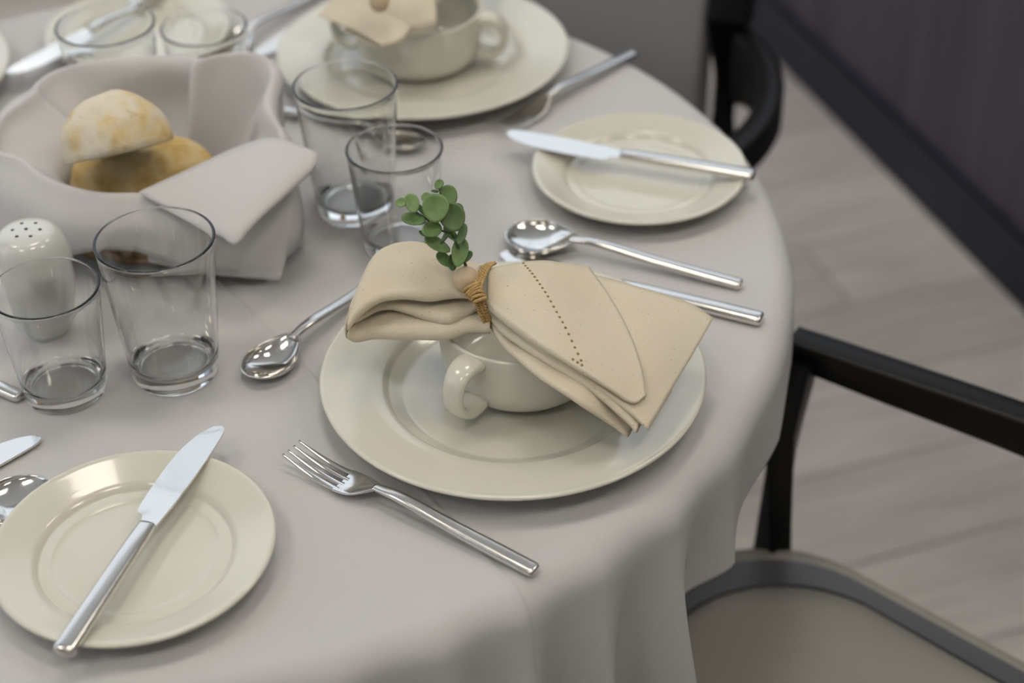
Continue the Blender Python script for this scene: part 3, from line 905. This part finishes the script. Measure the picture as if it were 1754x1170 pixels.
def make_roll(name, label, mat, loc, rx, ry, rz, rot, seed, flat=0.32):
    t = thing(name, label, 'bread', loc)
    t.rotation_euler = rot
    V = []; N, K = 64, 26
    for i in range(N):
        a = 2 * PI * i / N
        for j in range(K):
            ph = PI * j / (K - 1)
            x, y, z = math.sin(ph) * math.cos(a), math.sin(ph) * math.sin(a), math.cos(ph)
            z = z ** 0.82 if z > 0 else z * flat
            s = 1 + 0.05 * noise.noise(Vector((x * 2.2 + seed, y * 2.2, z * 2.2))) + 0.015 * noise.noise(Vector((x * 8, y * 8 + seed, z * 8)))
            V.append((rx * x * s, ry * y * s, rz * z * s + rz * flat))
    o = mesh_obj('crust', V, grid_faces(N, K, wrap_u=True), mat, t)
    bm = bmesh.new(); bm.from_mesh(o.data); bmesh.ops.remove_doubles(bm, verts=bm.verts, dist=1e-6); bmesh.ops.recalc_face_normals(bm, faces=bm.faces); bm.to_mesh(o.data); bm.free()
    return t
make_roll('bread_roll', 'oblong golden bread roll lying underneath in the basket', M['bread_gold'], on_table((-0.2905, 1.1916, 0.8050), TZ + 0.035), 0.058, 0.035, 0.033, (0, 0, R(8)), 3.0)
make_roll('bread_roll', 'pale floury half-dome bread roll leaning on top of the golden one', M['bread_pale'], on_table((-0.2955, 1.1503, 0.8425), TZ + 0.0925), 0.0430, 0.036, 0.045, (R(-27), R(-11), R(4)), 8.0, flat=0.05)

# ------------------------------------------------------------------ beige linen napkins
def up_off(p, z): return Vector((p[0], p[1], p[2] + z))
class Sheet:
    """a folded layer of cloth: back curve to front curve, rounded front fold, and a return underneath."""
    def __init__(self, back, front, h, camber, under=0.55, n=40, wob=0.0016, seed=0.0, bow=(0, 0, 0)):
        self.bow = Vector(bow)
        self.b, self.f = crv(back, n), crv(front, n)
        self.h = [x[0] for x in cr([(q,) for q in h], n)]
        self.c = [x[0] for x in cr([(q,) for q in camber], n)]
        self.n, self.under, self.wob, self.seed = n, under, wob, seed
    def topf(self, x, u):
        i = int(x)
        return self.top(i, u).lerp(self.top(min(i + 1, self.n - 1), u), x - i)
    def top(self, i, u):
        b, f = self.b[i], self.f[i]
        p = b.lerp(f, u)
        p = p + Vector((0, 0, 1)) * (self.c[i] * 4 * u * (1 - u))
        p = p + self.bow * ((i / (self.n - 1)) ** 3 * (u ** 1.4) * (1 - u) * 5.0)
        w = self.wob * noise.noise(Vector((p.x * 30 + self.seed, p.y * 55, 1.7))) + 0.2 * self.wob * noise.noise(Vector((p.x * 110 + self.seed, p.y * 90, 4.2)))
        return p + Vector((0, 0, w))
    def mesh(self):
        V = []; NU, NA, NR = 18, 7, 7
        for i in range(self.n):
            for k in range(NU): V.append(self.top(i, k / (NU - 1)))
            fpt = V[-1]; o = (self.f[i] - self.b[i]); o.z = 0
            o = o.normalized(); hh = self.h[i]
            for k in range(1, NA + 1):
                a = PI * k / NA
                V.append(fpt + o * (hh * 0.55 * math.sin(a)) - Vector((0, 0, hh / 2 * (1 - math.cos(a)))))
            low = V[-1]
            for k in range(1, NR + 1):
                q = k / NR * self.under
                V.append(low + (self.b[i] - self.f[i]) * q - Vector((0, 0, 0.0)) + Vector((0, 0, (self.b[i].z - self.f[i].z) * 0)))
        return V, grid_faces(self.n, NU + NA + NR)

def build_napkin(name, label, sheets, origin, mat):
    V, F = [], []
    for s in sheets:
        v, f = s.mesh()
        F += [tuple(i + len(V) for i in q) for q in f]; V += v
    t = thing(name, label, 'napkin', origin, 0, 'beige linen napkins')
    o = mesh_obj('folded_cloth', V, F, mat, t, origin=origin)
    solidify(o, 0.0011, 0.0)
    return t

right_top = Sheet(
    [(-0.0153, 0.9765, 0.8480), (0.0023, 0.9814, 0.8490), (0.0235, 0.9864, 0.8480), (0.0545, 0.9891, 0.8400)],
    [(-0.0162, 0.9479, 0.8440), (-0.0039, 0.9302, 0.8440), (0.0119, 0.9130, 0.8410), (0.0283, 0.8994, 0.8360), (0.0461, 0.8900, 0.8280), (0.0624, 0.8825, 0.8200), (0.0766, 0.8775, 0.8120), (0.0862, 0.8839, 0.8110)],
    [0.006, 0.007, 0.006, 0.005, 0.004, 0.003, 0.002, 0.001], [0.003, 0.006, 0.006, 0.004, 0.002], 0.5, seed=1, bow=(0.006, 0.002, 0.001))
right_low = Sheet(
    [(-0.0147, 0.9790, 0.8400), (0.0183, 0.9884, 0.8390), (0.0545, 0.9872, 0.8350), (0.0882, 0.9777, 0.8300), (0.1218, 0.9690, 0.8230), (0.1378, 0.9584, 0.8160)],
    [(-0.0156, 0.9537, 0.8360), (0.0089, 0.9199, 0.8350), (0.0314, 0.9011, 0.8280), (0.0537, 0.8884, 0.8180), (0.0740, 0.8760, 0.8070), (0.0876, 0.8663, 0.7980)],
    [0.004, 0.004, 0.004, 0.003, 0.003, 0.003], [0.002, 0.002, 0.003, 0.004, 0.003, 0.000], 0.35, seed=5)
right_mid = Sheet(
    [(-0.0148, 0.9812, 0.8360), (0.0220, 0.9772, 0.8330), (0.0534, 0.9624, 0.8280), (0.0870, 0.9271, 0.8140), (0.0975, 0.9078, 0.8040)],
    [(-0.0168, 0.9552, 0.8330), (-0.0056, 0.9335, 0.8330), (0.0096, 0.9169, 0.8310), (0.0238, 0.9045, 0.8275), (0.0425, 0.8929, 0.8210), (0.0595, 0.8817, 0.8120), (0.0742, 0.8719, 0.8020), (0.0801, 0.8671, 0.7970)],
    [0.005, 0.006, 0.006, 0.005, 0.004, 0.004], [0.001, 0.002, 0.002, 0.001], 0.5, seed=9)
right_bot = Sheet(
    [(-0.0149, 0.9856, 0.8300), (0.0219, 0.9746, 0.8250), (0.0532, 0.9559, 0.8180), (0.0792, 0.9249, 0.8060), (0.0894, 0.8995, 0.7960)],
    [(-0.0150, 0.9527, 0.8270), (-0.0081, 0.9366, 0.8250), (0.0011, 0.9201, 0.8230), (0.0145, 0.8994, 0.8235), (0.0418, 0.8767, 0.8155), (0.0617, 0.8760, 0.7990), (0.0750, 0.8722, 0.7880)],
    [0.006, 0.006, 0.005, 0.004, 0.004, 0.003], [0.001, 0.002, 0.002, 0.001], 0.6, seed=13)
left_top = Sheet(
    [(-0.0194, 0.9904, 0.8420), (-0.0424, 1.0079, 0.8380), (-0.0677, 1.0273, 0.8330), (-0.0924, 1.0216, 0.8300), (-0.1062, 0.9736, 0.8290)],
    [(-0.0236, 0.9555, 0.8460), (-0.0372, 0.9558, 0.8490), (-0.0551, 0.9544, 0.8500), (-0.0724, 0.9557, 0.8490), (-0.0884, 0.9572, 0.8450), (-0.1021, 0.9493, 0.8390), (-0.1097, 0.9425, 0.8310)],
    [0.006, 0.008, 0.010, 0.0075, 0.0075, 0.008, 0.006], [0.006, 0.013, 0.017, 0.014, 0.003], 0.45, seed=17)
left_mid = Sheet(
    [(-0.0196, 0.9899, 0.8350), (-0.0424, 0.9993, 0.8330), (-0.0668, 0.9953, 0.8300), (-0.0906, 0.9814, 0.8280), (-0.1032, 0.9612, 0.8270)],
    [(-0.0227, 0.9567, 0.8360), (-0.0318, 0.9530, 0.8350), (-0.0435, 0.9467, 0.8340), (-0.0581, 0.9513, 0.8340), (-0.0733, 0.9579, 0.8340), (-0.0895, 0.9627, 0.8310), (-0.1060, 0.9539, 0.8270)],
    [0.007, 0.0085, 0.009, 0.008, 0.0065, 0.005, 0.004], [0.002, 0.003, 0.003, 0.002], 0.5, seed=21)
left_in = Sheet(
    [(-0.0198, 0.9929, 0.8280), (-0.0428, 1.0038, 0.8260), (-0.0673, 0.9983, 0.8230), (-0.0912, 0.9864, 0.8220), (-0.1038, 0.9641, 0.8210)],
    [(-0.0241, 0.9598, 0.8270), (-0.0361, 0.9576, 0.8250), (-0.0481, 0.9587, 0.8230), (-0.0620, 0.9599, 0.8230), (-0.0782, 0.9639, 0.8220), (-0.0941, 0.9617, 0.8210), (-0.1061, 0.9548, 0.8200)],
    [0.004, 0.004, 0.004, 0.004], [0.001, 0.001, 0.001], 0.5, seed=25)
left_bot = Sheet(
    [(-0.0199, 0.9916, 0.8240), (-0.0428, 1.0009, 0.8230), (-0.0673, 0.9976, 0.8210), (-0.0915, 0.9871, 0.8190), (-0.1038, 0.9614, 0.8190)],
    [(-0.0150, 0.9452, 0.8300), (-0.0299, 0.9471, 0.8290), (-0.0456, 0.9431, 0.8275), (-0.0694, 0.9473, 0.8255), (-0.0915, 0.9515, 0.8220), (-0.1046, 0.9494, 0.8200), (-0.1097, 0.9455, 0.8220)],
    [0.010, 0.011, 0.0115, 0.0115, 0.010, 0.009, 0.006], [0.001, 0.001, 0.001], 0.7, seed=29)
left_end = Sheet(
    [(-0.0953, 1.0013, 0.8330), (-0.1020, 0.9860, 0.8300), (-0.1069, 0.9669, 0.8240), (-0.1054, 0.9575, 0.8160)],
    [(-0.1039, 0.9705, 0.8360), (-0.1079, 0.9598, 0.8330), (-0.1112, 0.9494, 0.8270), (-0.1112, 0.9496, 0.8170)],
    [0.006, 0.006, 0.006, 0.004], [0.003, 0.004, 0.003], 0.3, seed=33)
NORG = Vector((-0.020, 0.975, TZ + 0.0618))
napkin = build_napkin('linen_napkin', 'beige linen napkin gathered like a bow over the nearest soup cup', [right_top, right_low, right_mid, right_bot, left_top, left_mid, left_in, left_bot, left_end], NORG, M['linen'])
# drawn-thread holes along the hem
V, F = [], []
holes = []
for k in range(22):
    u = 0.02 + 0.93 * k / 21
    holes.append((right_top.topf(17 + 5.4 * u, u), None))
for k in range(3):
    holes.append((right_top.topf(22.0 - 0.9 * k, 0.985), None))
for p, _ in holes:
    v, f = lathe([(0, 0.0010), (0.0008, 0.0010), (0.0011, 0.0003)], 8)
    F += [tuple(i + len(V) for i in q) for q in f]; V += [Vector(q) + p for q in v]
M['hole'] = plain('drawn_thread_hole', (0.38, 0.25, 0.11), 0.9)
mesh_obj('hemstitch', V, F, M['hole'], napkin, origin=NORG)

# napkin ring: twine, bead and sprig
BEAD = Vector((-0.0296, 0.9558, 0.8550))
ring = thing('napkin_ring', 'jute twine napkin ring with a wooden bead and green eucalyptus sprig', 'napkin ring', BEAD, 0, 'twine napkin rings')
v, f = lathe([(0.0088 * math.sin(PI * i / 24), -0.0088 * math.cos(PI * i / 24)) for i in range(25)], 40)
b = clean_lathe('wooden_bead', [(0.0088 * math.sin(PI * i / 24), -0.0088 * math.cos(PI * i / 24)) for i in range(25)], M['bead'], ring, 40)
def rope(name, pts, r, turns, parent, n=120, strands=2):
    base = crv(pts, n)
    for s in range(strands):
        path = []
        for i, p in enumerate(base):
            d = (base[min(i + 1, n - 1)] - base[max(i - 1, 0)]).normalized()
            s1 = d.cross(Vector((0, 0, 1))); s1 = s1.normalized() if s1.length > 1e-5 else Vector((1, 0, 0))
            s2 = s1.cross(d)
            a = 2 * PI * (turns * i / n + s / strands)
            path.append(p + (s1 * math.cos(a) + s2 * math.sin(a)) * r * 0.55)
        v, f = tube(path, r * 0.62, 7)
        mesh_obj(name, v, f, M['twine'], parent, origin=BEAD)
loop = [(-0.0129, 0.9871, 0.8460), (-0.0167, 0.9721, 0.8530), (-0.0205, 0.9526, 0.8570), (-0.0221, 0.9421, 0.8540), (-0.0201, 0.9422, 0.8420), (-0.0165, 0.9433, 0.8300), (-0.0136, 0.9461, 0.8220)]
for k in range(3):
    o3 = Vector(((k - 1) * 0.0022, (k - 1) * 0.0006, 0))
    rope('twine', [Vector(p) + o3 for p in loop], 0.0013, 16, ring)
# wrapped knot beside the bead
kp0, kp1 = Vector((-0.0260, 0.9476, 0.8540)), Vector((-0.0207, 0.9397, 0.8490))
for k in range(7):
    c0 = kp0.lerp(kp1, k / 6)
    ax = (kp1 - kp0).normalized()
    s1 = ax.cross(Vector((0, 0, 1))).normalized(); s2 = s1.cross(ax)
    rr_ = 0.0062 - 0.0004 * k
    path = [c0 + (s1 * math.cos(2 * PI * i / 24) + s2 * math.sin(2 * PI * i / 24)) * rr_ + ax * 0.0014 * math.sin(2 * PI * i / 24 + k) for i in range(25)]
    v, f = tube(path, 0.0012, 6)
    mesh_obj('twine_wrap', v, f, M['twine'], ring, origin=BEAD)

# sprig
sprig_pts = [(-0.0280, 0.9598, 0.8560), (-0.0308, 0.9605, 0.8660), (-0.0351, 0.9623, 0.8780), (-0.0389, 0.9632, 0.8890), (-0.0423, 0.9664, 0.9030), (-0.0457, 0.9731, 0.9160)]
v, f = tube(crv(sprig_pts, 30), lambda t: 0.0012 - 0.0006 * t, 7)
sprig = mesh_obj('sprig', v, f, M['stem'], ring, origin=BEAD)
side = crv([(-0.0390, 0.9628, 0.8870), (-0.0473, 0.9626, 0.8910), (-0.0548, 0.9656, 0.8970), (-0.0662, 0.9709, 0.9030)], 16)
v, f = tube(side, 0.0007, 6); mesh_obj('side_stem', v, f, M['stem'], sprig, origin=BEAD)
LEAVES = [  # world point, long radius, short radius, roll of the blade in the view plane (deg, 90 = upright), turn away from the viewer (deg)
    ((-0.0711, 0.9689, 0.9080), .0035, .0032, 10, 15), ((-0.0639, 0.9706, 0.9060), .0068, .0050, 105, 20), ((-0.0628, 0.9665, 0.8960), .0090, .0045, 155, 35),
    ((-0.0564, 0.9688, 0.9000), .0074, .0026, 110, 55), ((-0.0480, 0.9641, 0.9060), .0096, .0088, 85, 5), ((-0.0396, 0.9734, 0.9100), .0070, .0058, 115, 15),
    ((-0.0457, 0.9743, 0.9180), .0036, .0030, 70, 20), ((-0.0341, 0.9725, 0.9000), .0040, .0034, 60, 20), ((-0.0372, 0.9633, 0.8990), .0098, .0086, 110, 10),
    ((-0.0514, 0.9601, 0.8920), .0070, .0056, 30, 25), ((-0.0563, 0.9627, 0.8870), .0050, .0014, 140, 40), ((-0.0481, 0.9604, 0.8800), .0096, .0046, 150, 25),
    ((-0.0314, 0.9607, 0.8870), .0090, .0033, 95, 45), ((-0.0390, 0.9651, 0.8850), .0070, .0036, 120, 40), ((-0.0426, 0.9670, 0.8820), .0076, .0024, 100, 60),
    ((-0.0440, 0.9601, 0.8680), .0066, .0042, 130, 30), ((-0.0332, 0.9591, 0.8740), .0102, .0056, 85, 20), ((-0.0385, 0.9579, 0.8670), .0066, .0034, 80, 35),
    ((-0.0286, 0.9615, 0.8690), .0048, .0028, 60, 30), ((-0.0485, 0.9745, 0.9130), .0026, .0010, 10, 40), ((-0.0534, 0.9749, 0.9070), .0050, .0035, 140, 30)]
view = -_fw
NL = 20
for k, (p, ra, rb_, ang, turn) in enumerate(LEAVES):
    V, F = [], []
    NR_ = 5
    V.append((0, 0, 0.0))
    for j in range(1, NR_ + 1):
        q = j / NR_
        for i in range(NL):
            a = 2 * PI * i / NL
            x = ra * q * math.cos(a)
            y = rb_ * q * math.sin(a) * (1 + 0.16 * math.cos(a))
            V.append((x, y, 0.0016 * (x / ra) ** 2 * (ra / 0.009) + 0.0022 * (abs(y) / rb_) ** 1.5 * (rb_ / 0.008) - 0.0004))
    for i in range(NL):
        F.append((0, 1 + i, 1 + (i + 1) % NL))
        for j in range(NR_ - 1):
            a_, b_ = 1 + j * NL, 1 + (j + 1) * NL
            F.append((a_ + i, b_ + i, b_ + (i + 1) % NL, a_ + (i + 1) % NL))
    o = mesh_obj('leaf', V, F, M['leaf'], sprig)
    solidify(o, 0.0007, 0.0)
    # orient: blade faces roughly the room in front of the table, turned by its own amount
    xa = _rt * math.cos(R(ang)) + _up * math.sin(R(ang))
    nrm = (view * math.cos(R(turn)) + _up * math.sin(R(turn)) * 0.8 + _rt * math.sin(R(turn)) * (0.5 if k % 2 else -0.5)).normalized()
    xa = (xa - nrm * xa.dot(nrm)).normalized(); ya = nrm.cross(xa)
    mt = Matrix((xa, ya, nrm)).transposed().to_4x4()
    mt.translation = Vector(p) - BEAD
    o.matrix_local = mt

# far napkin: a flatter fold on the far cup
FORG = FCUP + Vector((-0.03, 0, 0.0565))
far_a = Sheet([(-0.1205, 1.4962, 0.8350), (-0.1448, 1.4522, 0.8330), (-0.1653, 1.4064, 0.8300)], [(-0.0680, 1.4387, 0.8320), (-0.0896, 1.3770, 0.8260), (-0.1097, 1.3657, 0.8210)], [0.006, 0.006, 0.004], [0.006, 0.005, 0.001], 0.6, seed=41)
far_b = Sheet([(-0.0866, 1.4589, 0.8400), (-0.1122, 1.4401, 0.8380), (-0.1378, 1.4260, 0.8340)], [(-0.0633, 1.4100, 0.8400), (-0.0666, 1.3917, 0.8350), (-0.0847, 1.3874, 0.8280)], [0.010, 0.012, 0.008], [0.006, 0.006, 0.003], 0.7, seed=45)
far_c = Sheet([(-0.0638, 1.4935, 0.8350), (-0.0572, 1.5629, 0.8330), (-0.0353, 1.6007, 0.8280)], [(-0.0637, 1.4204, 0.8350), (-0.0344, 1.4821, 0.8280), (-0.0018, 1.5537, 0.8180)], [0.006, 0.006, 0.004], [0.006, 0.004, 0.001], 0.6, seed=47)
build_napkin('linen_napkin', 'beige linen napkin folded over the far soup cup', [far_a, far_b, far_c], FORG, M['linen'])
fb = Vector((-0.1083, 1.3785, 0.8540))
r2 = thing('napkin_ring', 'twine napkin ring with leaves, mostly cut off above the far soup cup', 'napkin ring', fb, 0, 'twine napkin rings')
for ch in list(ring.children):
    if ch.name.split('.')[0] in ('twine', 'twine_wrap'): continue
    c = ch.copy(); col.objects.link(c); c.parent = r2
    for g in list(ch.children):
        if random.random() < 1.0:
            d = g.copy(); col.objects.link(d); d.parent = c
r2.rotation_euler = (0, 0, R(8))

# ------------------------------------------------------------------ chairs
def make_chair(label, loc, rotz):
    """origin on the floor under the middle of the seat front; +x runs back, +y to the sitter's right when facing -x."""
    t = thing('armchair', label, 'chair', loc, rotz, 'black armchairs with grey upholstery')
    def slab(x0, x1, w0, w1, rc, n=12):
        pts = []
        x0 -= 0.035; rf = 0.115
        for (cx, cy, a0, q) in ((x1 - rc, w1 - rc, 0, rc), (x0 + rf, w0 - rf, 90, rf), (x0 + rf, -w0 + rf, 180, rf), (x1 - rc, -w1 + rc, 270, rc)):
            for i in range(n):
                a = R(a0 + 90 * i / (n - 1))
                pts.append((cx + q * math.cos(a), cy + q * math.sin(a)))
        return pts
    def stack(name, levels, mat, parent):
        V, F = [], []
        k = len(levels[0][0])
        for pts, z in levels: V += [(x, y, z) for x, y in pts]
        for i in range(len(levels) - 1):
            for j in range(k): F.append((i * k + j, i * k + (j + 1) % k, (i + 1) * k + (j + 1) % k, (i + 1) * k + j))
        F += [tuple(reversed(range(k))), tuple((len(levels) - 1) * k + j for j in range(k))]
        return mesh_obj(name, V, F, mat, parent, sharp=50)
    stack('seat_frame', [(slab(0.0, 0.46, 0.262, 0.235, 0.035), 0.385), (slab(-0.004, 0.462, 0.268, 0.24, 0.035), 0.392), (slab(-0.004, 0.462, 0.268, 0.24, 0.035), 0.430)], M['black_wood'], t)
    stack('seat_edge', [(slab(-0.006, 0.464, 0.270, 0.242, 0.035), 0.430), (slab(-0.010, 0.466, 0.274, 0.246, 0.035), 0.436), (slab(-0.010, 0.466, 0.274, 0.246, 0.035), 0.446), (slab(-0.005, 0.463, 0.269, 0.241, 0.035), 0.450), (slab(0.0, 0.46, 0.262, 0.235, 0.035), 0.450)], M['seat'], t)
    stack('seat', [(slab(0.030, 0.435, 0.232, 0.206, 0.06), 0.449), (slab(0.030, 0.435, 0.232, 0.206, 0.06), 0.455), (slab(0.036, 0.43, 0.226, 0.200, 0.06), 0.461), (slab(0.050, 0.41, 0.212, 0.188, 0.06), 0.4645), (slab(0.10, 0.36, 0.16, 0.14, 0.06), 0.467)], M['seat'], t)
    stack('groove_shade', [(slab(0.004, 0.457, 0.258, 0.231, 0.035), 0.4480), (slab(0.004, 0.457, 0.258, 0.231, 0.035), 0.4525), (slab(0.026, 0.438, 0.236, 0.210, 0.05), 0.4545), (slab(0.028, 0.436, 0.234, 0.208, 0.05), 0.449)], M['seat_edge'], t)  # dark band put in for the shade of the groove
    for sg in (1, -1):
        # front leg carries the arm
        v, f = sweep([Vector((0.014, 0.262 * sg, 0.0)), Vector((0.006, 0.260 * sg, 0.40)), Vector((0.003, 0.264 * sg, 0.58)), Vector((0.0, 0.285 * sg, 0.632))], lambda i, q: superell(0.012 + 0.002 * q, 0.016 + 0.002 * q, 8, 16))
        mesh_obj('leg', v, f, M['black_wood'], t, sharp=40)
        # rear leg and back post in one
        v, f = sweep([Vector((0.53, 0.205 * sg, 0.0)), Vector((0.475, 0.20 * sg, 0.43)), Vector((0.490, 0.195 * sg, 0.65)), Vector((0.535, 0.19 * sg, 0.86))], lambda i, q: superell(0.024, 0.020, 8, 16))
        mesh_obj('leg', v, f, M['black_wood'], t, sharp=40)
        arm = crv([(-0.014, 0.298 * sg, 0.632), (0.06, 0.305 * sg, 0.632), (0.19, 0.315 * sg, 0.632), (0.30, 0.318 * sg, 0.630), (0.39, 0.292 * sg, 0.628), (0.455, 0.248 * sg, 0.626), (0.492, 0.205 * sg, 0.624)], 40)
        def asec(i, q):
            hh = 0.013 + 0.009 * min(1, q * 1.6) + 0.055 * max(0, q - 0.55)
            return [(a, b_ + (0.016 - hh)) for a, b_ in superell(0.014, hh, 7, 20)]
        v, f = sweep(arm, asec)
        mesh_obj('armrest', v, f, M['black_wood'], t, sharp=40)
    # padded back between the posts
    V = []
    for i in range(15):
        y = -0.172 + 0.344 * i / 14
        for j in range(13):
            q = j / 12
            z = 0.50 + 0.35 * q
            xb = 0.480 + 0.05 * max(0, q - 0.25) + 0.018 * (1 - (y / 0.18) ** 2)
            V.append((xb, y, z))
    o = mesh_obj('backrest', V, grid_faces(15, 13), M['back_fabric'], t); solidify(o, 0.030, 0.0); bevel(o, 0.008, 3)
    v, f = sweep([Vector((0.535, -0.19, 0.862)), Vector((0.548, -0.10, 0.866)), Vector((0.553, 0, 0.868)), Vector((0.548, 0.10, 0.866)), Vector((0.535, 0.19, 0.862))], lambda i, q: superell(0.016, 0.014, 7, 16))
    mesh_obj('top_rail', v, f, M['black_wood'], t, sharp=40)
    return t
def chair_at(deg, front, shift):
    u = Vector((math.cos(R(deg)), math.sin(R(deg)), 0)); l = Vector((-u.y, u.x, 0))
    return Vector((TABLE.x, TABLE.y, 0)) + u * front + l * shift, R(deg)
p, r = chair_at(-38.0, 0.405, 0.005)
chair = make_chair('black armchair with grey seat drawn up to the nearest dinner plate', p, r)
p, r = chair_at(57.5, 0.275, 0.08)
dup(chair, p, r, 'black armchair with grey upholstered back beyond the far dinner plate')
